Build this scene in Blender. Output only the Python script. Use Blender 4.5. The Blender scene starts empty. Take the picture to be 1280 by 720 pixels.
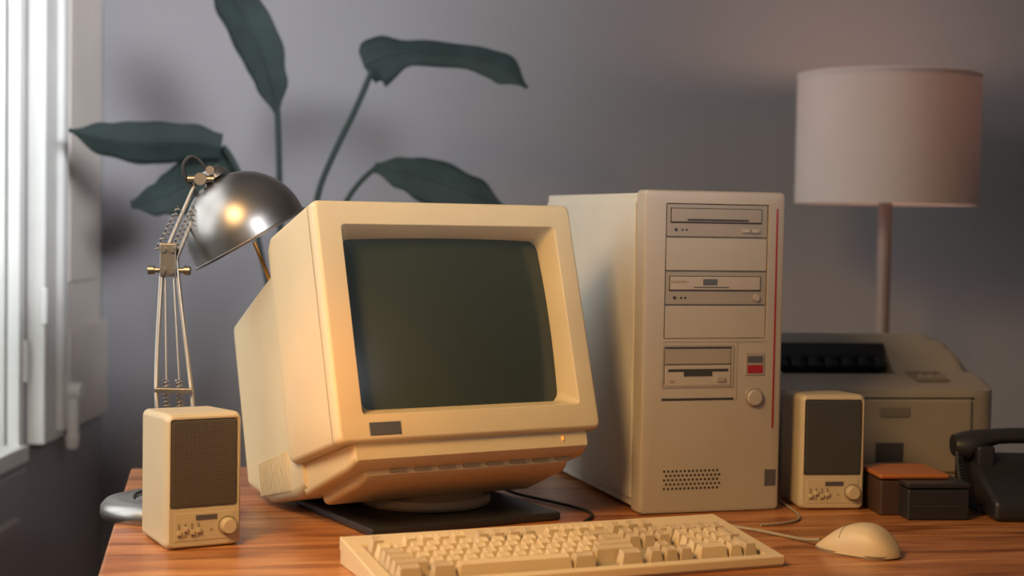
import bpy, bmesh, math, random
from mathutils import Vector, Matrix
random.seed(4)
S = bpy.context.scene
S.view_settings.view_transform = 'Standard'
COL = S.collection
DZ = 0.75

# ------------------------------------------------------------ materials
def mat(name, col, rough=0.5, metal=0.0, var=0.06, vscale=6.0, bump=0.0, bscale=400, spec=0.5, coat=0.0):
    m = bpy.data.materials.new(name); m.use_nodes = True
    nt = m.node_tree; b = nt.nodes['Principled BSDF']
    b.inputs['Roughness'].default_value = rough
    b.inputs['Metallic'].default_value = metal
    b.inputs['Specular IOR Level'].default_value = spec
    b.inputs['Coat Weight'].default_value = coat
    tc = nt.nodes.new('ShaderNodeTexCoord')
    n = nt.nodes.new('ShaderNodeTexNoise'); n.inputs['Scale'].default_value = vscale; n.inputs['Detail'].default_value = 4
    nt.links.new(tc.outputs['Object'], n.inputs['Vector'])
    r = nt.nodes.new('ShaderNodeValToRGB')
    r.color_ramp.elements[0].position = 0.3; r.color_ramp.elements[1].position = 0.7
    r.color_ramp.elements[0].color = tuple(c*(1-var) for c in col)+(1,)
    r.color_ramp.elements[1].color = tuple(min(1, c*(1+var)) for c in col)+(1,)
    nt.links.new(n.outputs['Fac'], r.inputs['Fac'])
    nt.links.new(r.outputs['Color'], b.inputs['Base Color'])
    if bump > 0:
        n2 = nt.nodes.new('ShaderNodeTexNoise'); n2.inputs['Scale'].default_value = bscale
        nt.links.new(tc.outputs['Object'], n2.inputs['Vector'])
        bp = nt.nodes.new('ShaderNodeBump'); bp.inputs['Strength'].default_value = bump; bp.inputs['Distance'].default_value = 0.001
        nt.links.new(n2.outputs['Fac'], bp.inputs['Height']); nt.links.new(bp.outputs['Normal'], b.inputs['Normal'])
    return m

def dots_mat(name, base, hole, pitch, rad=0.33, rough=0.6):
    m = mat(name, base, rough); nt = m.node_tree; b = nt.nodes['Principled BSDF']
    tc = nt.nodes.new('ShaderNodeTexCoord')
    sc = nt.nodes.new('ShaderNodeVectorMath'); sc.operation = 'MULTIPLY'; sc.inputs[1].default_value = (1/pitch, 0, 1/pitch)
    fr = nt.nodes.new('ShaderNodeVectorMath'); fr.operation = 'FRACTION'
    ds = nt.nodes.new('ShaderNodeVectorMath'); ds.operation = 'DISTANCE'; ds.inputs[1].default_value = (0.5, 0, 0.5)
    lt = nt.nodes.new('ShaderNodeMath'); lt.operation = 'LESS_THAN'; lt.inputs[1].default_value = rad
    mx = nt.nodes.new('ShaderNodeMix'); mx.data_type = 'RGBA'
    nt.links.new(tc.outputs['Object'], sc.inputs[0]); nt.links.new(sc.outputs[0], fr.inputs[0]); nt.links.new(fr.outputs[0], ds.inputs[0])
    nt.links.new(ds.outputs['Value'], lt.inputs[0]); nt.links.new(lt.outputs[0], mx.inputs[0])
    mx.inputs[6].default_value = base+(1,); mx.inputs[7].default_value = hole+(1,)
    nt.links.new(mx.outputs[2], b.inputs['Base Color'])
    return m

def wood_mat():
    m = bpy.data.materials.new('desk_wood'); m.use_nodes = True
    nt = m.node_tree; b = nt.nodes['Principled BSDF']; b.inputs['Roughness'].default_value = 0.34
    tc = nt.nodes.new('ShaderNodeTexCoord')
    mp = nt.nodes.new('ShaderNodeMapping'); mp.inputs['Scale'].default_value = (1.2, 11, 11)
    n = nt.nodes.new('ShaderNodeTexNoise'); n.inputs['Scale'].default_value = 3; n.inputs['Detail'].default_value = 8; n.inputs['Distortion'].default_value = 1.0
    nt.links.new(tc.outputs['Object'], mp.inputs['Vector']); nt.links.new(mp.outputs[0], n.inputs['Vector'])
    r = nt.nodes.new('ShaderNodeValToRGB'); e = r.color_ramp.elements
    e[0].position = 0.32; e[0].color = (0.22, 0.068, 0.018, 1)
    e[1].position = 0.68; e[1].color = (0.62, 0.28, 0.105, 1)
    k = e.new(0.5); k.color = (0.46, 0.175, 0.055, 1)
    nt.links.new(n.outputs['Fac'], r.inputs['Fac'])
    mp2 = nt.nodes.new('ShaderNodeMapping'); mp2.inputs['Scale'].default_value = (5, 130, 60)
    n2 = nt.nodes.new('ShaderNodeTexNoise'); n2.inputs['Scale'].default_value = 3; n2.inputs['Detail'].default_value = 3
    nt.links.new(tc.outputs['Object'], mp2.inputs['Vector']); nt.links.new(mp2.outputs[0], n2.inputs['Vector'])
    mx = nt.nodes.new('ShaderNodeMix'); mx.data_type = 'RGBA'; mx.blend_type = 'MULTIPLY'; mx.inputs[0].default_value = 0.55
    r2 = nt.nodes.new('ShaderNodeValToRGB'); r2.color_ramp.elements[0].position = 0.35; r2.color_ramp.elements[0].color = (0.5, 0.42, 0.36, 1); r2.color_ramp.elements[1].position = 0.6
    nt.links.new(n2.outputs['Fac'], r2.inputs['Fac'])
    nt.links.new(r.outputs[0], mx.inputs[6]); nt.links.new(r2.outputs[0], mx.inputs[7])
    v = nt.nodes.new('ShaderNodeTexVoronoi'); v.inputs['Scale'].default_value = 4.5
    mp3 = nt.nodes.new('ShaderNodeMapping'); mp3.inputs['Scale'].default_value = (0.7, 1.6, 1.0)
    nt.links.new(tc.outputs['Object'], mp3.inputs['Vector']); nt.links.new(mp3.outputs[0], v.inputs['Vector'])
    r3 = nt.nodes.new('ShaderNodeValToRGB'); r3.color_ramp.elements[0].position = 0.03; r3.color_ramp.elements[0].color = (0.22, 0.13, 0.09, 1); r3.color_ramp.elements[1].position = 0.11
    nt.links.new(v.outputs['Distance'], r3.inputs['Fac'])
    mx2 = nt.nodes.new('ShaderNodeMix'); mx2.data_type = 'RGBA'; mx2.blend_type = 'MULTIPLY'; mx2.inputs[0].default_value = 0.8
    nt.links.new(mx.outputs[2], mx2.inputs[6]); nt.links.new(r3.outputs[0], mx2.inputs[7])
    nt.links.new(mx2.outputs[2], b.inputs['Base Color'])
    return m

BEIGE = mat('beige_plastic', (0.57, 0.475, 0.305), 0.42, bump=0.15)
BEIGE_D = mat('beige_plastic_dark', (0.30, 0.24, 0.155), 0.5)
TOWERF = mat('tower_front_plastic', (0.385, 0.335, 0.272), 0.42, bump=0.12)
TOWERS = mat('tower_side_steel', (0.54, 0.51, 0.44), 0.45, bump=0.1)
TOWERD = mat('tower_drive_plastic', (0.29, 0.25, 0.20), 0.45)
PRINT = mat('printer_plastic', (0.35, 0.315, 0.265), 0.45)
PRINTD = mat('printer_plastic_dark', (0.22, 0.20, 0.17), 0.5)
KEYC = mat('key_cream', (0.62, 0.475, 0.285), 0.45)
KEYG = mat('key_tan', (0.49, 0.37, 0.225), 0.45)
SPK = mat('speaker_plastic', (0.54, 0.445, 0.29), 0.42)
BLACK = mat('black_plastic', (0.021, 0.020, 0.021), 0.42)
BLACKM = mat('black_rubber', (0.016, 0.016, 0.016), 0.6)
DARK = mat('dark_recess', (0.03, 0.028, 0.025), 0.6)
GREY = mat('grey_badge', (0.11, 0.11, 0.12), 0.35, metal=0.3)
CHROME = mat('brushed_metal', (0.32, 0.30, 0.28), 0.36, metal=1.0, var=0.04)
CHROMED = mat('dull_metal', (0.36, 0.33, 0.29), 0.38, metal=1.0)
BRASS = mat('brass', (0.60, 0.30, 0.08), 0.4, metal=0.5)
RED = mat('red_plastic', (0.30, 0.015, 0.02), 0.4)
WHITE = mat('white_paint', (0.80, 0.80, 0.76), 0.5)
WARMP = mat('shutter_paint', (0.62, 0.56, 0.50), 0.55)
WALL = mat('wall_plaster', (0.350, 0.335, 0.345), 0.85, var=0.05, vscale=1.2, bump=0.25, bscale=90)
FLOOR = mat('floor_boards', (0.16, 0.10, 0.06), 0.5, var=0.2)
CEIL = mat('ceiling_paint', (0.6, 0.6, 0.6), 0.9)
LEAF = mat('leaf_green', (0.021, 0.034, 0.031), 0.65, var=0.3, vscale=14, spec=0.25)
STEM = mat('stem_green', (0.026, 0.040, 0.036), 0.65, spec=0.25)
POT = mat('terracotta', (0.35, 0.14, 0.08), 0.8)
SOIL = mat('soil', (0.03, 0.02, 0.015), 0.95)
GLASS = mat('crt_glass', (0.032, 0.043, 0.036), 0.22, var=0.02, spec=0.5)
SHADE = mat('lamp_shade_fabric', (0.68, 0.61, 0.58), 0.9, var=0.03, bump=0.2, bscale=600)
POLE = mat('lamp_pole_wood', (0.26, 0.20, 0.18), 0.5)
BROWN = mat('brown_leather', (0.42, 0.13, 0.030), 0.5)
BROWND = mat('dark_brown_leather', (0.055, 0.030, 0.020), 0.5)
WOOD = wood_mat()
GRILL_L = dots_mat('speaker_grille', (0.115, 0.095, 0.07), (0.018, 0.016, 0.014), 0.0024, 0.38)
GRILL_R = mat('speaker_grille_cloth', (0.040, 0.042, 0.039), 0.8)

LED = bpy.data.materials.new('amber_led'); LED.use_nodes = True
_b = LED.node_tree.nodes['Principled BSDF']; _b.inputs['Base Color'].default_value = (1, .35, .05, 1)
_b.inputs['Emission Color'].default_value = (1, .30, .04, 1); _b.inputs['Emission Strength'].default_value = 0.9
nt = SHADE.node_tree; b = nt.nodes['Principled BSDF']; out = nt.nodes['Material Output']
tr = nt.nodes.new('ShaderNodeBsdfTranslucent'); tr.inputs['Color'].default_value = (0.70, 0.58, 0.53, 1)
ms = nt.nodes.new('ShaderNodeMixShader'); ms.inputs[0].default_value = 0.22
nt.links.new(b.outputs[0], ms.inputs[1]); nt.links.new(tr.outputs[0], ms.inputs[2]); nt.links.new(ms.outputs[0], out.inputs['Surface'])

# ------------------------------------------------------------ mesh helpers
def empty(name, loc, yaw=0.0, parent=None, rx=0.0):
    e = bpy.data.objects.new(name, None); COL.objects.link(e)
    e.location = loc; e.rotation_euler = (rx, 0, yaw); e.empty_display_size = 0.05
    if parent: e.parent = parent
    return e

def finish(name, bm, m, parent=None, smooth=False, bevel=0.0, seg=3, angle=35, wn=False):
    bmesh.ops.recalc_face_normals(bm, faces=bm.faces)
    me = bpy.data.meshes.new(name); bm.to_mesh(me); bm.free()
    o = bpy.data.objects.new(name, me); COL.objects.link(o)
    if m: me.materials.append(m)
    if parent: o.parent = parent
    if bevel > 0:
        md = o.modifiers.new('bevel', 'BEVEL'); md.width = bevel; md.segments = seg; md.limit_method = 'ANGLE'; md.angle_limit = math.radians(30)
        smooth = True
    if smooth:
        for p in me.polygons: p.use_smooth = True
        try: me.set_sharp_from_angle(angle=math.radians(angle))
        except Exception: pass
        if bevel > 0:
            w = o.modifiers.new('wn', 'WEIGHTED_NORMAL'); w.keep_sharp = False
            for a in list(me.attributes):
                if a.name == 'sharp_edge': me.attributes.remove(a)
        elif wn:
            w = o.modifiers.new('wn', 'WEIGHTED_NORMAL'); w.keep_sharp = True; w.weight = 80
    return o

def addbox(bm, x0, x1, y0, y1, z0, z1):
    vs = [bm.verts.new(p) for p in [(x0,y0,z0),(x1,y0,z0),(x1,y1,z0),(x0,y1,z0),(x0,y0,z1),(x1,y0,z1),(x1,y1,z1),(x0,y1,z1)]]
    for f in [(0,3,2,1),(4,5,6,7),(0,1,5,4),(1,2,6,5),(2,3,7,6),(3,0,4,7)]:
        bm.faces.new([vs[i] for i in f])

def box(name, x0, x1, y0, y1, z0, z1, m, parent=None, bevel=0.0, seg=3):
    bm = bmesh.new(); addbox(bm, x0, x1, y0, y1, z0, z1)
    return finish(name, bm, m, parent, bevel=bevel, seg=seg)

def boxes(name, lst, m, parent=None, bevel=0.0):
    bm = bmesh.new()
    for t in lst: addbox(bm, *t)
    return finish(name, bm, m, parent, bevel=bevel, seg=2)

def addcyl(bm, p0, p1, r0, r1=None, n=24, cap=True):
    if r1 is None: r1 = r0
    p0 = Vector(p0); p1 = Vector(p1); d = (p1-p0).normalized()
    a = Vector((0,0,1)) if abs(d.z) < 0.9 else Vector((1,0,0))
    u = d.cross(a).normalized(); v = d.cross(u)
    r = []
    for p, rr in ((p0, r0), (p1, r1)):
        r.append([bm.verts.new(p+rr*(math.cos(2*math.pi*i/n)*u+math.sin(2*math.pi*i/n)*v)) for i in range(n)])
    for i in range(n):
        bm.faces.new([r[0][i], r[0][(i+1)%n], r[1][(i+1)%n], r[1][i]])
    if cap:
        bm.faces.new(r[0]); bm.faces.new(r[1][::-1])

def cyl(name, p0, p1, r0, m, parent=None, r1=None, n=32, bevel=0.0):
    bm = bmesh.new(); addcyl(bm, p0, p1, r0, r1, n)
    return finish(name, bm, m, parent, smooth=True, bevel=bevel, seg=2)

def lathe(name, prof, m, parent=None, n=48, origin=(0,0,0), axis=None, angle=40):
    bm = bmesh.new(); rings = []
    M = Matrix.Identity(3)
    if axis is not None:
        M = Vector((0,0,1)).rotation_difference(Vector(axis).normalized()).to_matrix()
    O = Vector(origin)
    for r, h in prof:
        if r < 1e-6: rings.append([bm.verts.new(O+M@Vector((0,0,h)))])
        else: rings.append([bm.verts.new(O+M@Vector((r*math.cos(2*math.pi*i/n), r*math.sin(2*math.pi*i/n), h))) for i in range(n)])
    for a, c in zip(rings, rings[1:]):
        for i in range(n):
            j = (i+1) % n
            q = []
            q.append(a[i % len(a)])
            if len(a) > 1: q.append(a[j])
            if len(c) > 1: q.append(c[j])
            q.append(c[i % len(c)])
            if len(set(q)) > 2: bm.faces.new(q)
    return finish(name, bm, m, parent, smooth=True, angle=angle)

def rr(cx, cz, w, h, r, n=6):
    pts = []
    for sx, sz, a0 in ((1,1,0),(-1,1,90),(-1,-1,180),(1,-1,270)):
        for k in range(n+1):
            a = math.radians(a0+90*k/n)
            pts.append((cx+sx*(w/2-r)+r*math.cos(a), cz+sz*(h/2-r)+r*math.sin(a)))
    return pts

def loft(name, rings, m, parent=None, cap0=True, cap1=True, smooth=True, angle=30, bevel=0.0, wn=True):
    bm = bmesh.new(); R = [[bm.verts.new(p) for p in r] for r in rings]
    n = len(R[0])
    for a, c in zip(R, R[1:]):
        for i in range(n):
            bm.faces.new([a[i], a[(i+1)%n], c[(i+1)%n], c[i]])
    if cap0: bm.faces.new(R[0])
    if cap1: bm.faces.new(R[-1][::-1])
    return finish(name, bm, m, parent, smooth=smooth, angle=angle, bevel=bevel, wn=wn)

def ring(y, x0, x1, z0, z1, r, n=6):
    return [(p[0], y, p[1]) for p in rr((x0+x1)/2, (z0+z1)/2, x1-x0, z1-z0, r, n)]

def tube(name, pts, r, m, parent=None, res=8, radii=None):
    cu = bpy.data.curves.new(name, 'CURVE'); cu.dimensions = '3D'; cu.bevel_depth = r; cu.bevel_resolution = 4; cu.resolution_u = res
    cu.use_fill_caps = True
    sp = cu.splines.new('NURBS'); sp.points.add(len(pts)-1); sp.order_u = 3 if len(pts) > 2 else 2; sp.use_endpoint_u = True
    for i, p in enumerate(pts):
        sp.points[i].co = (*p, 1)
        if radii: sp.points[i].radius = radii[i]
    tmp = bpy.data.objects.new(name+'_t', cu); COL.objects.link(tmp)
    dg = bpy.context.evaluated_depsgraph_get()
    me = bpy.data.meshes.new_from_object(tmp.evaluated_get(dg)); me.name = name
    bpy.data.objects.remove(tmp); bpy.data.curves.remove(cu)
    me.materials.clear(); me.materials.append(m)
    for p in me.polygons: p.use_smooth = True
    o = bpy.data.objects.new(name, me); COL.objects.link(o)
    if parent: o.parent = parent
    return o

def spring(name, p0, p1, r, wire, turns, m, parent):
    p0 = Vector(p0); p1 = Vector(p1); d = p1-p0; L = d.length; d.normalize()
    u = d.cross(Vector((0,1,0.01))).normalized(); v = d.cross(u)
    N = turns*8
    pts = [p0+d*L*i/N+r*(math.cos(i*math.pi/4)*u+math.sin(i*math.pi/4)*v) for i in range(N+1)]
    return tube(name, pts, wire, m, parent, res=2)

# ------------------------------------------------------------ room
XL, XR, YB, YF, ZC = -0.92, 2.6, 3.5, -1.6, 2.7
box('floor', XL-.2, XR, YF, YB+.15, -0.1, 0, FLOOR)
box('ceiling', XL-.2, XR, YF, YB+.15, ZC, ZC+.1, CEIL)
box('wall_back', XL-.2, XR, YB, YB+.15, 0, ZC, WALL)
box('wall_right', XR, XR+.1, YF, YB+.15, 0, ZC, WALL)
WY0, WY1, WZ0, WZ1 = 1.0, 2.95, 0.70, 2.3
boxes('wall_left', [(XL-.2, XL, WY1, YB, 0, ZC), (XL-.2, XL, YF, WY0, 0, ZC), (XL-.2, XL, WY0, WY1, 0, WZ0-.03), (XL-.2, XL, WY0, WY1, WZ1, ZC)], WALL)
w = empty('window_1', (0,0,0))
boxes('frame', [(XL-.14, XL-.08, WY1-.05, WY1, WZ0, WZ1), (XL-.14, XL-.08, WY0, WY0+.05, WZ0, WZ1), (XL-.14, XL-.08, WY0, WY1, WZ0, WZ0+.05), (XL-.14, XL-.08, WY0, WY1, WZ1-.05, WZ1),
    (XL-.13, XL-.09, 1.95, 2.0, WZ0, WZ1)], WHITE, w, bevel=.004)
boxes('reveal_mouldings', [(XL-.07, XL-.035, WY1-.02, WY1, WZ0, WZ1), (XL-.026, XL-.002, WY1-.03, WY1, WZ0, WZ1)], WHITE, w, bevel=.003)
box('casing', XL, XL+.036, 2.952, 3.085, .70, 2.4, WHITE, w, bevel=.004)
box('casing_bead', XL, XL+.048, 3.03, 3.065, .715, 2.4, WHITE, w, bevel=.005)
boxes('hinges', [(XL+.03, XL+.044, 2.94, 2.955, .93, 1.0), (XL-.01, XL+.008, 2.935, 2.95, .82, .90)], WHITE, w, bevel=.004)
box('glass_pane_rail', XL-.13, XL-.09, WY0, WY1, 1.5, 1.53, WHITE, w)
box('sill', XL-.2, XL+.008, WY0, WY1-.002, WZ0-.03, WZ0+.002, WHITE, w, bevel=.003)
sh = empty('window_shutter', (0,0,0))
box('panel', XL, XL+.018, 3.10, 3.42, .905, 2.4, WARMP, sh, bevel=.004)
box('lower_block', XL, XL+.036, 3.12, 3.42, .705, .911, WARMP, sh, bevel=.006)
box('panel_rail', XL, XL+.024, 3.16, 3.38, 1.0, 2.3, WARMP, sh, bevel=.006)
la = empty('window_latch', (XL+.055, 3.075, .768))
la.scale = (1.3, 1.3, 1.15)
cyl('knob', (-.02,0,.02), (.014,0,.02), .015, WHITE, la, bevel=.003)
box('lever', -.009, .009, -.009, .009, -.075, .025, WHITE, la, bevel=.006)
box('plate', -.03, -.006, -.016, .016, -.03, .05, WHITE, la, bevel=.004)
cyl('drop', (0,-.004,-.055), (0,-.004,-.08), .012, WHITE, la, r1=.009, bevel=.003)
tr_ = empty('trim_1', (0,0,0))
box('apron', XL, XL+.010, 2.2, 2.93, 0, .66, WALL, tr_, bevel=.004)
box('apron_panel', XL, XL+.022, 2.3, 2.86, .08, .58, WALL, tr_, bevel=.008)
box('baseboard_back', XL, XR, YB-.015, YB, 0, .1, WHITE)

# ------------------------------------------------------------ desk
desk = empty('desk', (-.585, 2.40, 0), math.radians(11))
box('desktop', 0, 1.9, -1.1, 0, DZ-.035, DZ, WOOD, desk, bevel=.004)
boxes('legs', [(.04,.10,-1.06,-1.0,0,DZ-.035),(1.8,1.86,-1.06,-1.0,0,DZ-.035),(.04,.10,-.1,-.04,0,DZ-.035),(1.8,1.86,-.1,-.04,0,DZ-.035)], WOOD, desk, bevel=.003)
boxes('apron', [(.1,1.8,-1.05,-1.03,DZ-.12,DZ-.035),(.1,1.8,-.07,-.05,DZ-.12,DZ-.035),(.05,.07,-1.0,-.1,DZ-.12,DZ-.035),(1.83,1.85,-1.0,-.1,DZ-.12,DZ-.035)], WOOD, desk)

# ------------------------------------------------------------ computer tower
tw = empty('computer_tower', (.176, 2.082, DZ), math.radians(16.5))
tw.scale = (1.03, 1.02, 1.018)
W, H, D = .200, .430, .42
box('case', .001, W-.001, .022, D, .006, H-.004, TOWERS, tw, bevel=.003)
boxes('feet', [(.01,.03,.04,.07,0,.007),(.17,.19,.04,.07,0,.007),(.01,.03,.36,.39,0,.007),(.17,.19,.36,.39,0,.007)], BLACKM, tw)
box('side_panel', -.0015, .002, .032, D-.004, .018, H-.016, TOWERS, tw, bevel=.001)
HX0, HX1, HZ0, HZ1 = .029, .176, .233, .413
rings = [ring(.03, 0, W, 0, H, .006), ring(.006, 0, W, 0, H, .006), ring(.0015, .0015, W-.0015, .0015, H-.0015, .006), ring(0, .005, W-.005, .005, H-.005, .005),
         ring(0, HX0, HX1, HZ0, HZ1, .002), ring(.006, HX0+.001, HX1-.001, HZ0+.001, HZ1-.001, .002)]
loft('front_bezel', rings, TOWERF, tw, angle=40)
bh = (HZ1-HZ0)/4
def zb(i): return HZ1-bh*(i+1)+.001, HZ1-bh*i-.001
for i in (1, 3):
    z0, z1 = zb(i); box('bay_blank', HX0+.0015, HX1-.0015, .0015, .012, z0, z1, TOWERF, tw, bevel=.0012)
for i in (0, 2):
    z0, z1 = zb(i)
    box('optical_drive', HX0+.0015, HX1-.0015, .002, .012, z0, z1, TOWERD, tw, bevel=.001)
    box('tray_gap', HX0+.007, HX1-.010, .0012, .004, z0+.018, z1-.005, DARK, tw)
    box('tray', HX0+.008, HX1-.011, -.0005, .004, z0+.0195, z1-.006, TOWERF if i == 2 else TOWERD, tw, bevel=.001)
    if i == 0:
        box('tray_groove', HX0+.03, HX1-.03, -.001, .002, z0+.021, z0+.0235, DARK, tw)
        boxes('eject_buttons', [(HX1-.038,HX1-.028,-.001,.003,z0+.006,z0+.011),(HX1-.024,HX1-.014,-.001,.003,z0+.006,z0+.011)], TOWERF, tw, bevel=.0006)
    else:
        box('logo_patch', .083, .103, -.0012, .001, z0+.026, z0+.034, GREY, tw)
        box('brand_text', .036, .060, -.0010, .001, z0+.029, z0+.032, BEIGE_D, tw)
        boxes('tray_dip', [(.07,.12,-.0011,.001,z0+.0225,z0+.0235)], DARK, tw)
        cyl('eject_button', (HX1-.016,.003,z0+.009), (HX1-.016,-.0015,z0+.009), .0045, TOWERF, tw, bevel=.0006)
    bm = bmesh.new()
    for xx, rad in ((HX0+.015,.0022),(HX0+.024,.0014),(HX0+.030,.0014)):
        addcyl(bm, (xx,.004,z0+.009), (xx,.0012,z0+.009), rad, n=16)
    finish('jacks', bm, BLACK, tw)
FZ0, FZ1 = .168, .226
loft('floppy_surround', [ring(.004,.027,.130,FZ0,FZ1,.002), ring(-.001,.0275,.1295,FZ0+.0005,FZ1-.0005,.002), ring(-.001,.030,.127,FZ0+.003,FZ1-.003,.001), ring(.0,.031,.126,FZ0+.004,FZ1-.004,.001)], TOWERD, tw, cap0=False)
box('floppy_blank', .032, .125, -.0012, .003, .200, .221, TOWERD, tw, bevel=.0008)
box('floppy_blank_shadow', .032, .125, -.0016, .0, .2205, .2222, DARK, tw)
box('floppy_drive', .032, .125, -.0015, .003, .171, .198, TOWERF, tw, bevel=.0008)
boxes('floppy_slot', [(.036,.121,-.002,.0,.190,.1935),(.058,.098,-.0023,.0,.184,.190)], DARK, tw)
box('floppy_button', .105, .117, -.0035, 0, .176, .182, TOWERD, tw, bevel=.0006)
box('floppy_led', .038, .044, -.0022, 0, .176, .179, BEIGE_D, tw)
box('lower_slot', .028, .130, -.0006, .001, .1515, .1545, DARK, tw)
box('clock_panel', .146, .174, -.0012, .002, .184, .214, TOWERD, tw, bevel=.0006)
box('clock_dark', .149, .171, -.0016, .0, .201, .210, GREY, tw)
box('clock_red', .149, .171, -.0017, .0, .187, .198, RED, tw)
cyl('power_button_ring', (.160,.002,.154), (.160,-.0015,.154), .0135, TOWERD, tw, bevel=.0008)
cyl('power_button', (.160,.002,.154), (.160,-.006,.154), .0108, TOWERF, tw, bevel=.002)
boxes('panel_seams', [(.028,.176,-.0005,.001,.2290,.2302),(.1335,.1345,-.0005,.001,.150,.229)], TOWERD, tw)
box('red_stripe', .1865, .1888, -.0007, .001, .112, .408, RED, tw)
bm = bmesh.new()
for r_ in range(5):
    for c in range(14):
        x = .034+c*.0058+(r_ % 2)*.0029; z = .034+r_*.0058
        addcyl(bm, (x,.001,z), (x,-.0004,z), .0017, n=8)
finish('vent_holes', bm, DARK, tw)
box('case_sticker', .178, .194, -.0007, .001, .034, .056, GREY, tw)

# ------------------------------------------------------------ CRT monitor
mo = empty('crt_monitor', (-.040, 1.93, DZ), math.radians(30))
ti = empty('tilting_head', (0, 0, .125), 0, mo, rx=math.radians(-17.5))
w2 = .186; hh = .305
OX0, OX1, OZ0, OZ1 = -.1510, .1565, .034, .273
rings = [ring(.175,-w2+.006,w2-.006,.004,hh-.006,.012), ring(.155,-w2+.002,w2-.002,.001,hh-.002,.009), ring(.014,-w2,w2,0,hh,.008), ring(.005,-w2+.0005,w2-.0005,.0005,hh-.0005,.008),
         ring(.001,-w2+.003,w2-.003,.003,hh-.003,.007), ring(0,-w2+.006,w2-.006,.006,hh-.006,.006),
         ring(0,OX0-.0015,OX1+.0015,OZ0-.0015,OZ1+.0015,.006), ring(.0015,OX0,OX1,OZ0,OZ1,.005),
         ring(.024,OX0+.009,OX1-.009,OZ0+.009,OZ1-.009,.014), ring(.042,OX0+.010,OX1-.010,OZ0+.010,OZ1-.010,.014)]
loft('bezel_shell', rings, BEIGE, ti, cap1=False, angle=50)
loft('shell_seam', [ring(.018,-w2-.0003,w2+.0003,-.0003,hh+.0003,.008), ring(.0195,-w2-.0003,w2+.0003,-.0003,hh+.0003,.008)], BEIGE_D, ti, cap0=False, cap1=False)
bm = bmesh.new(); N = 24; g = []
cx, cz = (OX0+OX1)/2, (OZ0+OZ1)/2; gw, gh = (OX1-OX0)/2-.006, (OZ1-OZ0)/2-.006
for j in range(N+1):
    row = []
    for i in range(N+1):
        a = -1+2*i/N; c = -1+2*j/N
        row.append(bm.verts.new((cx+a*gw, .021+.012*(a*a*.8+c*c*.6), cz+c*gh)))
    g.append(row)
for j in range(N):
    for i in range(N): bm.faces.new([g[j][i], g[j][i+1], g[j+1][i+1], g[j+1][i]])
finish('screen_glass', bm, GLASS, ti, smooth=True, angle=80)
rings = [ring(.150,-.174,.174,-.035,.290,.014), ring(.175,-.172,.172,-.038,.276,.014), ring(.20,-.170,.170,-.038,.268,.014), ring(.30,-.167,.167,-.030,.252,.014), ring(.375,-.164,.164,.000,.240,.014), ring(.386,-.155,.155,.006,.230,.012)]
loft('rear_housing', rings, BEIGE, ti, angle=50)
bm = bmesh.new()
for i in range(15):
    y = .205+i*.0075
    for sx in (-1, 1):
        addbox(bm, min(sx*.1665, sx*.1712), max(sx*.1665, sx*.1712), y, y+.004, -.026+i*.0006, .026)
finish('vent_ribs', bm, BEIGE, ti)
loft('chin', [ring(.16,-.170,.170,-.040,.01,.008), ring(.03,-.168,.171,-.030,.01,.008), ring(.014,-.164,.169,-.022,.008,.006), ring(.010,-.161,.166,-.019,.006,.004)], BEIGE, ti, angle=50)
loft('chin_lip', [ring(.15,-.150,.155,-.054,-.02,.008), ring(.05,-.148,.152,-.046,-.02,.008), ring(.032,-.142,.148,-.036,-.02,.006)], BEIGE, ti, angle=50)
bm = bmesh.new()
for i in range(8):
    addbox(bm, -.11+i*.034, -.088+i*.034, .029, .035, -.0335, -.0285)
finish('control_slots', bm, BEIGE_D, ti)
box('power_led', .128, .130, .008, .012, -.011, -.006, LED, ti)
box('badge', -.145, -.103, -.0012, .001, .008, .024, GREY, ti, bevel=.0008)
cyl('side_knob', (w2-.002,.06,.15), (w2+.012,.06,.15), .012, BEIGE, ti, bevel=.002)
cyl('side_knob_b', (w2-.002,.06,.175), (w2+.010,.06,.175), .008, BRASS, ti, bevel=.002)
TM = Matrix.Translation(ti.location) @ Matrix.Rotation(math.radians(-17.5), 4, 'X')
for o in list(ti.children):
    o.data.transform(TM); o.parent = mo
bpy.data.objects.remove(ti)
px_, py_ = .022, .185
lathe('swivel_foot', [(0,.012),(.088,.012),(.090,.016),(.088,.024),(.070,.030),(.060,.034),(.075,.045),(.100,.058),(.11,.075),(0,.075)], BEIGE_D, mo, origin=(px_, py_, 0))
box('base_plate', -.124, .150, .040, .285, 0, .011, BLACK, mo, bevel=.003)

# ------------------------------------------------------------ keyboard
kb = empty('keyboard', (-.128, 1.600, DZ), math.radians(22))
KW, KD = .483, .168
def ktop(y): return .013+ (y/KD)*.017
def extrude_profile(name, prof, x0, x1, m, parent, bevel=0.0):
    bm = bmesh.new()
    a = [bm.verts.new((x0, p[0], p[1])) for p in prof]; c = [bm.verts.new((x1, p[0], p[1])) for p in prof]
    n = len(prof)
    for i in range(n): bm.faces.new([a[i], a[(i+1)%n], c[(i+1)%n], c[i]])
    bm.faces.new(a[::-1]); bm.faces.new(c)
    return finish(name, bm, m, parent, bevel=bevel, seg=3)
extrude_profile('body_lower', [(0.002,0),(KD,0),(KD,.022),(0.002,.008)], 0.001, KW-.001, KEYC, kb, bevel=.002)
FX0, FX1, FY0, FY1 = .018, .464, .012, .140
bm = bmesh.new()
def fr(x, y, dz=0): return (x, y, ktop(y)+dz)
o_ = [fr(0,0,-.009), fr(KW,0,-.009), (KW,KD,.018), (0,KD,.018)]
o1 = [fr(0,0,0), fr(KW,0,0), fr(KW,KD,.002), fr(0,KD,.002)]
i1 = [fr(FX0,FY0), fr(FX1,FY0), fr(FX1,FY1), fr(FX0,FY1)]
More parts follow.
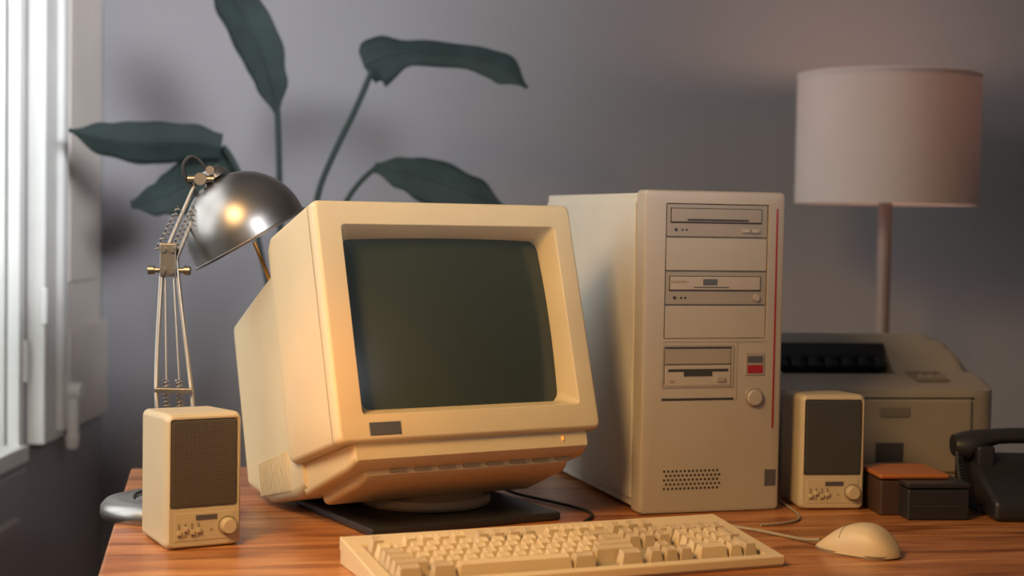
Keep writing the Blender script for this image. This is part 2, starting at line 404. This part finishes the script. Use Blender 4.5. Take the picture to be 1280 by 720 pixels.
i2 = [fr(FX0+.001,FY0+.001,-.004), fr(FX1-.001,FY0+.001,-.004), fr(FX1-.001,FY1-.001,-.004), fr(FX0+.001,FY1-.001,-.004)]
R = [[bm.verts.new(p) for p in q] for q in (o_, o1, i1, i2)]
for a, c in zip(R, R[1:]):
    for i in range(4): bm.faces.new([a[i], a[(i+1)%4], c[(i+1)%4], c[i]])
bm.faces.new(R[-1])
finish('top_frame', bm, KEYC, kb, bevel=.0018)
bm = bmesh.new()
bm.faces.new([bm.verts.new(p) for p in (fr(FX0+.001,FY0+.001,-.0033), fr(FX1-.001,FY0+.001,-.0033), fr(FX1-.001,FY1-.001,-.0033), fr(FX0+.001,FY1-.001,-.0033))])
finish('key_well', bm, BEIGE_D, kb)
U = .0193; V = .0182
def addkey(bm, x, y, w, h=1.0, hz=.0140):
    x0 = FX0+.003+x*U+.0008; x1 = FX0+.003+(x+w)*U-.0008
    y0 = FY0+.003+y*V+.0007; y1 = FY0+.003+(y+h)*V-.0007
    ins = .0030; zb0 = ktop(y0)-.004; zb1 = ktop(y1)-.004
    zt = ktop((y0+y1)/2)+hz-.003
    B = [(x0,y0,zb0),(x1,y0,zb0),(x1,y1,zb1),(x0,y1,zb1)]
    T = [(x0+ins,y0+.0022,zt-.0008),(x1-ins,y0+.0022,zt-.0008),(x1-ins,y1-.0040,zt+.0020),(x0+ins,y1-.0040,zt+.0020)]
    C = [(x0+ins+.0022,y0+.0044,zt-.0014),(x1-ins-.0022,y0+.0044,zt-.0014),(x1-ins-.0022,y1-.0060,zt+.0003),(x0+ins+.0022,y1-.0060,zt+.0003)]
    Rr = [[bm.verts.new(p) for p in q] for q in (B, T, C)]
    for a, c in zip(Rr, Rr[1:]):
        for i in range(4): bm.faces.new([a[i], a[(i+1)%4], c[(i+1)%4], c[i]])
    bm.faces.new(Rr[-1])
light = bmesh.new(); tan = bmesh.new()
addkey(tan,0,0,1.5); addkey(tan,2.5-.5,0,1.5); addkey(light,3.5,0,7); addkey(tan,10.5,0,1.5); addkey(tan,13.5,0,1.5)
addkey(tan,0,1,2.25)
for i in range(10): addkey(light,2.25+i,1,1)
addkey(tan,12.25,1,2.75)
addkey(tan,0,2,1.75)
for i in range(11): addkey(light,1.75+i,2,1)
addkey(tan,12.75,2,2.25)
addkey(tan,0,3,1.5)
for i in range(12): addkey(light,1.5+i,3,1)
addkey(tan,13.5,3,1.5)
for i in range(13): addkey(light,i,4,1)
addkey(tan,13,4,2)
addkey(tan,0,5.45,1)
for i in range(4): addkey(light,2+i,5.45,1)
for i in range(4): addkey(tan,6.5+i,5.45,1)
for i in range(4): addkey(light,11+i,5.45,1)
for i in range(3):
    addkey(tan,15.3+i,5.45,1); addkey(tan,15.3+i,4,1); addkey(tan,15.3+i,3,1); addkey(tan,15.3+i,0,1)
addkey(tan,16.3,1,1)
for j in range(3):
    for i in range(3): addkey(light,18.6+i,1+j,1)
for i in range(4): addkey(tan,18.6+i,4,1)
addkey(tan,21.6,2,1,2); addkey(tan,21.6,0,1,2); addkey(light,18.6,0,2); addkey(light,20.6,0,1)
finish('keys_light', light, KEYC, kb, bevel=.0006)
finish('keys_tan', tan, KEYG, kb, bevel=.0006)
box('indicator_panel', .380, .458, .122, .138, .020, .0285, KEYC, kb, bevel=.001)
bm = bmesh.new()
for i in range(3): addcyl(bm, (.398+i*.022,.130,.028), (.398+i*.022,.130,.0292), .0018, n=12)
finish('indicator_leds', bm, BEIGE_D, kb)

# ------------------------------------------------------------ mouse
ms_ = empty('computer_mouse', (.422, 1.866, DZ), math.radians(52))
ms_.scale = (1, 1, 1.15)
ML, MWd = .108, .062
rings = []
NS = 22
for k in range(NS+1):
    t = k/NS; y = -ML/2+ML*t
    e = max(0.02, (1-abs(2*t-1)**2.6))**0.5
    wd = MWd/2*e*(1.0-.10*t); hgt = (.036*(math.sin(math.pi*min(1, t*.9+.10))**.55))*(1-.35*t)*max(.25, e)
    sec = []
    for i in range(25):
        a = math.pi*i/24
        c, s_ = math.cos(a), math.sin(a)
        sec.append((wd*math.copysign(abs(c)**.7, c), y, .002+hgt*s_**.75))
    rings.append(sec)
loft('shell', rings, KEYC, ms_, angle=60, wn=False)
loft('foot', [[(p[0]*.97, p[1]*.97, 0) for p in rr(0,0,MWd*.9,ML*.93,.025)], [(p[0], p[1], .004) for p in rr(0,0,MWd*.93,ML*.95,.026)]], BEIGE_D, ms_)
def mtop(y, x=0):
    t = (y+ML/2)/ML; e = max(0.02, (1-abs(2*t-1)**2.6))**0.5
    return .002+(.036*(math.sin(math.pi*min(1, t*.9+.10))**.55))*(1-.35*t)*max(.25, e)
def msurf(x, y):
    t = (y+ML/2)/ML; e = max(0.02, (1-abs(2*t-1)**2.6))**0.5
    wd = MWd/2*e*(1.0-.10*t); c = min(1, abs(x)/wd)**(1/.7); s_ = math.sqrt(max(0, 1-c*c))
    return .002+(mtop(y)-.002)*s_**.75
tube('button_seam', [(0,y,mtop(y)) for y in (.012,.018,.024,.030,.036,.042,.047)], .0008, BEIGE_D, ms_)
tube('cross_seam', [(x,.012,msurf(x,.012)) for x in (-.026,-.022,-.018,-.012,-.006,0,.006,.012,.018,.022,.026)], .0008, BEIGE_D, ms_)
tube('mouse_cable', [(0,.050,.008),(0.0,.062,.006),(.012,.085,.003),(.022,.115,.0022),(.030,.16,.0022),(.025,.22,.0022),(.01,.27,.0022)], .0020, BEIGE_D, ms_)

# ------------------------------------------------------------ speakers
def speaker(name, loc, yaw, grl, D=.105):
    s = empty(name, loc, yaw)
    W, H = .093, .160
    loft('cabinet', [ring(D, .006, W-.006, .004, H-.010, .008), ring(D-.01, .002, W-.002, .001, H-.004, .008), ring(.012,0,W,0,H,.008), ring(.004,.001,W-.001,.001,H-.001,.008), ring(0,.004,W-.004,.004,H-.004,.006),
        ring(0,.005,W-.005,.048,H-.006,.003), ring(.003,.0055,W-.0055,.0485,H-.0065,.003)], SPK, s, angle=45)
    loft('grille', [ring(.004,.006,W-.006,.049,H-.007,.003), ring(.0005,.007,W-.007,.050,H-.008,.003), ring(-.0005,.010,W-.010,.053,H-.011,.003)], grl, s, cap0=False)
    box('control_strip', .010, W-.010, -.0006, .001, .010, .043, SPK, s, bevel=.0004)
    box('label', .036, .062, -.0012, 0, .034, .040, GREY, s)
    cyl('volume_knob', (.075,.001,.025), (.075,-.010,.025), .0100, SPK, s, r1=.0088, bevel=.0012)
    cyl('knob_ring', (.075,.001,.025), (.075,-.0013,.025), .0120, BEIGE_D, s)
    boxes('slider_slots', [(x,x+.003,-.0009,.001,.014,.031) for x in (.014,.022,.030,.038)], BEIGE_D, s)
    boxes('sliders', [(x-.0008,x+.0038,-.004,.001,z,z+.005) for x, z in ((.014,.018),(.022,.022),(.030,.018),(.038,.020))], SPK, s, bevel=.0005)
    cyl('power_led', (.055,.001,.022), (.055,-.001,.022), .0015, BEIGE_D, s)
    boxes('feet', [(.01,.02,.01,.02,-.0,.003),(.073,.083,.01,.02,-.0,.003),(.01,.02,.085,.095,-.0,.003),(.073,.083,.085,.095,-.0,.003)], BLACKM, s)
    return s
speaker('computer_speaker', (-.399, 1.806, DZ), math.radians(30), GRILL_L, .110)
spk2 = speaker('computer_speaker.001', (.402, 2.140, DZ), math.radians(7), GRILL_R)

# ------------------------------------------------------------ printer
pr = empty('laser_printer', (.372, 2.375, DZ), math.radians(8))
PW, PD = .396, .215
ZT = .218
ps = [(0,0),(0,.128),(.006,.140),(.05,.150),(.10,.160),(.135,.192),(.15,.207),(.165,ZT-.001),(.200,ZT-.003),(PD,.200),(PD,0)]
def printer_section(x, prof, r=.075):
    t = 0
    if x > PW-r: t = (x-(PW-r))/r
    if x < r: t = max(t, (r-x)/r)
    t = min(t, .999); zc = ZT-r*(1-math.sqrt(1-t*t)); yo = .030*(1-math.sqrt(1-t**4)); yb = PD-.02*(1-math.sqrt(1-t**4))
    return [(x, min(max(y, yo), yb), min(z, zc-(.0 if y > .02 else .003))) for y, z in prof]
CX1 = .262
xs = [CX1+i*(PW-.075-CX1)/4 for i in range(5)]+[PW-.075+.075*math.sin(math.pi/2*k/10) for k in range(1, 11)]
loft('right_cheek', [printer_section(x, ps) for x in xs], PRINT, pr, angle=28)
xs = [.075-.075*math.sin(math.pi/2*k/10) for k in range(10, 0, -1)]+[.075]
loft('left_cheek', [printer_section(x, ps) for x in xs], PRINT, pr, angle=28)
pc = [(0,0),(0,.128),(.006,.140),(.05,.150),(.085,.158),(.088,.130),(.10,.125),(.14,.130),(.142,.192),(.150,.205),(.165,ZT-.001),(.200,ZT-.003),(PD,.200),(PD,0)]
loft('middle_body', [[(x, y, z) for y, z in pc] for x in (.075, CX1)], PRINT, pr, angle=20)
box('bin_back_dark', .078, CX1-.004, .134, .143, .132, .203, BLACK, pr)
cyl('exit_roller', (.08,.125,.168), (CX1-.006,.125,.168), .008, BLACKM, pr)
bm = bmesh.new()
for i in range(6): addcyl(bm, (.095+i*.028,.122,.170), (.108+i*.028,.122,.170), .012, n=20)
finish('roller_rings', bm, BLACK, pr, smooth=True)
box('front_door', .090, PW-.045, -.005, .004, .012, .127, PRINT, pr, bevel=.004)
box('door_handle', .200, .250, -.0065, .0, .098, .116, PRINTD, pr, bevel=.003)
box('badge', .195, .240, -.0062, 0, .030, .060, GREY, pr, bevel=.001)
box('door_gap', .086, PW-.041, -.0008, .002, .127, .1295, DARK, pr)
cp = empty('control_panel', (.300, .045, .1515), 0, pr, rx=math.atan2(.0095, .05))
box('panel_plate', -.02, .035, 0, .05, -.002, .0012, PRINTD, cp, bevel=.001)
boxes('buttons', [(-.012,-.002,.012,.024,0,.003),(.004,.014,.012,.024,0,.003),(.020,.030,.012,.024,0,.003)], PRINT, cp, bevel=.001)
boxes('status_lights', [(-.010,-.005,.034,.038,0,.002),(.006,.011,.034,.038,0,.002),(.022,.027,.034,.038,0,.002)], RED, cp)

# ------------------------------------------------------------ small dark boxes
bx = empty('pencil_box', (.536, 2.078, DZ), math.radians(6))
box('tray_body', 0, .086, .0, .085, 0, .042, BLACK, bx, bevel=.003)
box('tray_lid', -.001, .087, -.001, .086, .0435, .050, BLACK, bx, bevel=.002)
box('case_back', -.026, .070, .035, .130, 0, .048, BROWND, bx, bevel=.003)
box('case_lid', -.027, .071, .034, .131, .050, .057, BROWN, bx, bevel=.003)
box('drawer_line', .006, .080, -.001, .001, .018, .020, DARK, bx)

# ------------------------------------------------------------ telephone
ph = empty('telephone', (.652, 2.075, DZ), math.radians(0))
extrude_profile('base', [(0,0),(.20,0),(.20,.066),(.14,.074),(.0,.028)], 0, .215, BLACK, ph, bevel=.008)
boxes('keypad', [(.07+i*.022,.087+i*.022,.020+j*.022,.034+j*.022,.031+j*.007,.039+j*.007) for i in range(3) for j in range(4)], GREY, ph, bevel=.001)
box('display', .145, .195, .06, .10, .046, .056, CHROMED, ph, bevel=.001)
boxes('cradle', [(.005,.03,.10,.17,.058,.088),(.185,.21,.10,.17,.058,.088)], BLACK, ph, bevel=.004)
rings = []
for k in range(17):
    t = k/16; x = -.020+.25*t; e = abs(2*t-1)
    zc = .100-.012*e**3; hh_ = .011+.014*max(0, (e-.6)/.4)**.6; wdt = .020+.009*max(0, (e-.6)/.4)**.6
    if k in (0, 16): hh_ *= .6; wdt *= .7
    rings.append([(x, .135+wdt*math.cos(a*math.pi/8), zc-(hh_-.011)*.8+hh_*math.sin(a*math.pi/8)) for a in range(16)])
loft('handset', rings, BLACK, ph, angle=60, wn=False)
pts = []
for i in range(140):
    t = i/139; a = i*1.1
    cx_ = -.012-.008*math.sin(math.pi*t); cy_ = .13-.09*t; cz_ = .080*(1-t)**1.2+.008
    pts.append((cx_+.005*math.cos(a), cy_, cz_+.005*math.sin(a)))
tube('coiled_cord', pts, .0016, BLACK, ph, res=3)

# ------------------------------------------------------------ desk lamp
dl = empty('desk_lamp', (-.447, 2.035, DZ), 0)
lathe('base', [(0,0),(.085,0),(.087,.004),(.086,.014),(.080,.021),(.065,.025),(.02,.028),(.012,.034),(.012,.045),(0,.045)], CHROME, dl)
def L(x, y, z): return (x+.447, y-2.035, z)
el = Vector(L(-.4575, 2.08, .333)); lo = Vector(L(-.438, 2.037, .045))
hd = Vector(L(-.424, 2.13, .4420))
cyl('post', lo-Vector((0,0,.02)), lo+Vector((0,0,.02)), .007, CHROMED, dl)
for sx in (-1, 1):
    o = Vector((sx*.019, 0, 0))
    tube('lower_rod', [lo+o*.9, lo+o*1.3+Vector((0,0,.08)), lo*.5+el*.5+o*1.15, el+o*.55+Vector((0,0,-.02)), el+o*.5], .0032, CHROMED, dl)
    spring('lower_spring', lo+o*.45+Vector((0,-.004,.02)), lo*.55+el*.45+o*.45, .0042, .0011, 22, CHROMED, dl)
    tube('spring_link', [lo*.55+el*.45+o*.45, el+o*.3+Vector((0,0,-.02))], .0016, CHROMED, dl)
    o2 = Vector((sx*.009, 0, 0))
    tube('upper_rod', [el+o2, el*.5+hd*.5+o2, hd+o2*.8], .0026, CHROMED, dl)
    spring('upper_spring', el+o2*1.1+Vector((-.004,-.008,.012)), el*.35+hd*.65+o2*1.1+Vector((-.004,-.008,0)), .0036, .0010, 9, CHROMED, dl)
boxes('lower_bracket', [(lo.x-.028,lo.x+.022,lo.y-.004,lo.y+.008,.160,.166),(lo.x-.024,lo.x+.020,lo.y-.006,lo.y+.006,.030,.046)], CHROMED, dl, bevel=.001)
bm = bmesh.new()
addbox(bm, el.x-.011, el.x+.011, el.y-.010, el.y-.007, el.z-.022, el.z+.022)
addbox(bm, el.x-.011, el.x+.011, el.y+.007, el.y+.010, el.z-.022, el.z+.022)
finish('elbow_plates', bm, CHROMED, dl, bevel=.003)
bm = bmesh.new()
for dx, dz in ((-.006,-.014),(.006,-.014),(-.006,.014),(.006,.014)):
    addcyl(bm, (el.x+dx, el.y-.014, el.z+dz), (el.x+dx, el.y+.014, el.z+dz), .0042, n=16)
addcyl(bm, (el.x-.026, el.y, el.z-.014), (el.x+.026, el.y, el.z-.014), .0035, n=16)
addcyl(bm, (el.x-.028, el.y, el.z-.014), (el.x-.020, el.y, el.z-.014), .006, n=16)
addcyl(bm, (el.x+.020, el.y, el.z-.014), (el.x+.028, el.y, el.z-.014), .006, n=16)
addcyl(bm, (hd.x-.018, hd.y-.010, hd.z), (hd.x+.018, hd.y-.010, hd.z), .0050, n=16)
addcyl(bm, (hd.x, hd.y-.018, hd.z), (hd.x, hd.y+.014, hd.z), .0085, n=16)
addcyl(bm, (hd.x+.012, hd.y-.012, hd.z+.012), (hd.x+.012, hd.y+.01, hd.z+.012), .0060, n=16)
finish('joint_bolts', bm, CHROMED, dl, smooth=True)
C = Vector(L(-.367, 2.15, .371)); ax = Vector((-.50, -.10, .86)).normalized()
R_ = .084
prof = [(R_+.0015, -.012), (R_+.0020, -.009), (R_, -.008)]
for k in range(1, 17):
    a = math.radians(84*k/16); prof.append((R_*math.cos(a), R_*math.sin(a)))
prof += [(.020, R_+.001), (.019, R_+.006), (.014, R_+.014), (.011, R_+.016), (0, R_+.016)]
prof_in = [(0, R_-.004)]+[((R_-.003)*math.cos(math.radians(a)), (R_-.003)*math.sin(math.radians(a))) for a in (85,75,60,45,30,15,0)]+[(R_-.001, -.012)]
lathe('shade', prof, CHROME, dl, origin=C, axis=ax, n=64, angle=50)
INW = mat('shade_inner', (0.7, 0.66, 0.6), 0.4)
lathe('shade_inside', prof_in, INW, dl, origin=C, axis=ax, n=64)
tube('head_link', [hd, hd*.6+(C+ax*(R_+.006))*.4+Vector((0,0,.004)), C+ax*(R_+.008)], .0045, CHROMED, dl)
lathe('bulb', [(0,-.012),(.018,-.004),(.026,.012),(.024,.028),(.013,.045),(.012,.070),(0,.072)], WHITE, dl, origin=C, axis=ax, n=32)
tube('power_cord', [hd+Vector((.010,0,.006)), hd+Vector((-.006,-.006,.034)), hd+Vector((-.024,-.008,.026)), hd+Vector((-.026,-.006,.004)), hd+Vector((-.012,-.004,-.012)), hd+Vector((-.004,0,-.03))], .0028, BLACKM, dl)
rodA = C-ax*.004+Vector((.012,-.02,-.01)); 
tube('aim_handle', [rodA, rodA+Vector((.024,.0,-.057))], .0028, BRASS, dl)
cyl('aim_handle_tip', rodA+Vector((.023,0,-.054)), rodA+Vector((.027,0,-.064)), .0048, BRASS, dl, bevel=.001)
tube('desk_cable', [(-.03,-.045,.022),(-.045,-.025,.03),(-.02,.02,.03),(0,.06,.012),(.0,.12,.0025),(.05,.18,.0025)], .002, BLACKM, dl)

# ------------------------------------------------------------ floor lamp
fl = empty('floor_lamp', (.738, 3.10, 0))
lathe('base', [(0,0),(.14,0),(.14,.015),(.13,.025),(.02,.035),(0,.035)], POLE, fl)
cyl('pole', (0,0,.03), (0,0,1.30), .0135, POLE, fl)
zs0, zs1, rs = 1.188, 1.442, .178
lathe('shade', [(rs,zs0),(rs,zs1),(rs-.002,zs1),(rs-.002,zs0),(rs,zs0)], SHADE, fl, n=72, angle=30)
lathe('shade_trim', [(rs+.001,zs1-.008),(rs+.001,zs1+.001),(rs-.003,zs1+.001)], SHADE, fl, n=72)
lathe('bulb', [(0,1.39),(.02,1.38),(.03,1.36),(.025,1.33),(.014,1.31),(.014,1.28),(0,1.28)], WHITE, fl, n=24)
bm = bmesh.new()
for k in range(3):
    a = k*2*math.pi/3
    addcyl(bm, (0,0,1.29), ((rs-.002)*math.cos(a), (rs-.002)*math.sin(a), zs1-.01), .002, n=8)
finish('spider', bm, POLE, fl)

# ------------------------------------------------------------ plant
pl = empty('bird_of_paradise_plant', (0, 0, 0))
BX, BY = -.42, 3.02
lathe('pot', [(0,0),(.10,0),(.13,.24),(.14,.24),(.14,.27),(.122,.27),(.12,.245),(0,.245)], POT, pl, origin=(BX,BY,0))
lathe('soil', [(0,.25),(.118,.25)], SOIL, pl, origin=(BX,BY,0))
def leaf(name, mid, widths, tilt=0.25, fold=0.25, wav=0.05, up=1.0, dn=1.0):
    P = [Vector(p) for p in mid]; P = [P[0]*2-P[1]]+P+[P[-1]*2-P[-2]]
    Wd = [widths[0]]+list(widths)+[widths[-1]]
    sm = []
    for i in range(1, len(P)-2):
        for k in range(8):
            t = k/8; p0, p1, p2, p3 = P[i-1:i+3]
            q = .5*((2*p1)+(p2-p0)*t+(2*p0-5*p1+4*p2-p3)*t*t+(3*p1-p0-3*p2+p3)*t**3)
            t2 = t*t*(3-2*t)
            sm.append((q, Wd[i]*(1-t2)+Wd[i+1]*t2))
    sm.append((P[-2], Wd[-2]))
    bm = bmesh.new(); rows = []
    for i, (q, wd) in enumerate(sm):
        a = sm[max(0, i-1)][0]; c = sm[min(len(sm)-1, i+1)][0]
        tg = (c-a).normalized(); view = Vector((0,1,0))
        side = tg.cross(view).normalized(); side = (side+tilt*view).normalized()
        nrm = side.cross(tg).normalized()
        row = []
        for k in range(-4, 5):
            s_ = k/4
            f = up if s_ > 0 else dn
            row.append(bm.verts.new(q+side*s_*f*wd*(1+wav*math.sin(i*.9+k))+nrm*abs(s_)*wd*fold))
        rows.append(row)
    for a, c in zip(rows, rows[1:]):
        for k in range(8): bm.faces.new([a[k], a[k+1], c[k+1], c[k]])
    o = finish(name, bm, LEAF, pl, smooth=True, angle=80)
    sd = o.modifiers.new('thick', 'SOLIDIFY'); sd.thickness = .0015
    tube('midrib', [s[0]+Vector((0,-.001,0)) for s in sm[::4]], .0018, LEAF, pl)
    return o
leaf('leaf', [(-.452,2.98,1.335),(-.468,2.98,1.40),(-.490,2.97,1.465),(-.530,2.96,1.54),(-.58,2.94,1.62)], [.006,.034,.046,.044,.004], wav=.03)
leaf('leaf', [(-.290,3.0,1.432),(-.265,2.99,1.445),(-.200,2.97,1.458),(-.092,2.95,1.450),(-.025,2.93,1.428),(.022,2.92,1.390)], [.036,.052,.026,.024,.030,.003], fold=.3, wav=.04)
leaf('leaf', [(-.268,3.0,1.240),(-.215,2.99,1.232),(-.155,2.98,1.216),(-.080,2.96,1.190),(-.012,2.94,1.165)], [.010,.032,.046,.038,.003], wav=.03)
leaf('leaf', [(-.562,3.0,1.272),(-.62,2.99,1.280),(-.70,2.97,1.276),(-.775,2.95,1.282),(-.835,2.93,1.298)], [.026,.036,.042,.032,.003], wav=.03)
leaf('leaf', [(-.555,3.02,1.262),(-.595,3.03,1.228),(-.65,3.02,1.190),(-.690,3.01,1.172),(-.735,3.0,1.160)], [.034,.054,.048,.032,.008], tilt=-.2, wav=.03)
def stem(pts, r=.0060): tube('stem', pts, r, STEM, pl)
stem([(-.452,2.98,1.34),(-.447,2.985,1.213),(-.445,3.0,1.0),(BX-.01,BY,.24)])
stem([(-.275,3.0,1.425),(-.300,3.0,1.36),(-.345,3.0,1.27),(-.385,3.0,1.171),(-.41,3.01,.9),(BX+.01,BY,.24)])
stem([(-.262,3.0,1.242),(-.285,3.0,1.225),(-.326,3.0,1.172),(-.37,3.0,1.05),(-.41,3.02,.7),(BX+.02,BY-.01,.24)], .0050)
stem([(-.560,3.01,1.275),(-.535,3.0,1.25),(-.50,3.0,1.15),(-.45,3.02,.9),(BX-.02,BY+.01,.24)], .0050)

# ------------------------------------------------------------ cables (parts of their devices)
c1 = tube('monitor_cable', [(-.02,2.20,DZ+.02),(.0,2.22,DZ+.004),(.05,2.17,DZ+.003),(.10,2.11,DZ+.003),(.118,2.06,DZ+.003),(.10,2.02,DZ+.003)], .0022, BLACKM)
c2 = tube('speaker_cable', [(.33,2.02,DZ+.0022),(.36,2.03,DZ+.0022),(.39,2.06,DZ+.0022),(.395,2.12,DZ+.0022),(.385,2.2,DZ+.0022)], .0018, BEIGE_D)
bpy.context.view_layer.update()
for c, p in ((c1, mo), (c2, spk2)):
    c.data.transform(p.matrix_world.inverted()); c.parent = p

# ------------------------------------------------------------ lights
def area(name, loc, target, size, energy, col, sy=None, spread=None):
    l = bpy.data.lights.new(name, 'AREA'); l.energy = energy; l.color = col; l.size = size
    if sy: l.shape = 'RECTANGLE'; l.size_y = sy
    if spread: l.spread = math.radians(spread)
    o = bpy.data.objects.new(name, l); COL.objects.link(o); o.location = loc
    o.rotation_euler = (Vector(target)-Vector(loc)).to_track_quat('-Z', 'Y').to_euler()
    return o
area('window_daylight', (-1.5, 2.0, 1.7), (0, 2.1, 1.0), 1.6, 26, (.90, .95, .96), 1.5)
area('warm_key_light', (-.75, .75, 1.95), (-.04, 1.88, .75), .6, 7.0, (1.0, .61, .25), spread=68)
area('room_fill_light', (1.2, -.3, 2.25), (-.95, 3.4, 1.50), 1.0, 5.0, (.90, .93, 1.0), spread=24)
sp = bpy.data.lights.new('amber_accent_light', 'SPOT'); sp.energy = 24; sp.color = (1, .34, .045); sp.spot_size = math.radians(18); sp.spot_blend = 1; sp.shadow_soft_size = .05
so = bpy.data.objects.new('amber_accent_light', sp); COL.objects.link(so); so.location = (-.42, 1.02, 1.12)
so.rotation_euler = (Vector((-.215, 1.88, .955))-so.location).to_track_quat('-Z', 'Y').to_euler()
pt = bpy.data.lights.new('floor_lamp_glow', 'POINT'); pt.energy = 2.2; pt.color = (1, .60, .44); pt.shadow_soft_size = .03
po = bpy.data.objects.new('floor_lamp_glow', pt); COL.objects.link(po); po.location = (.738, 3.10, 1.428)

wd = bpy.data.worlds.new('world'); S.world = wd; wd.use_nodes = True
bg = wd.node_tree.nodes['Background']; bg.inputs[0].default_value = (.58, .62, .67, 1); bg.inputs[1].default_value = .255

# ------------------------------------------------------------ camera
cd = bpy.data.cameras.new('camera'); cam = bpy.data.objects.new('camera', cd); COL.objects.link(cam)
cd.sensor_width = 36; cd.lens = 1950/1280*36
cam.matrix_world = Matrix.Translation((0, 0, DZ+.394)) @ Matrix.Rotation(math.radians(87.5), 4, 'X') @ Matrix.Rotation(math.radians(1.0), 4, 'Z')
cd.dof.use_dof = True; cd.dof.focus_distance = 1.98; cd.dof.aperture_fstop = 3.2
S.camera = cam
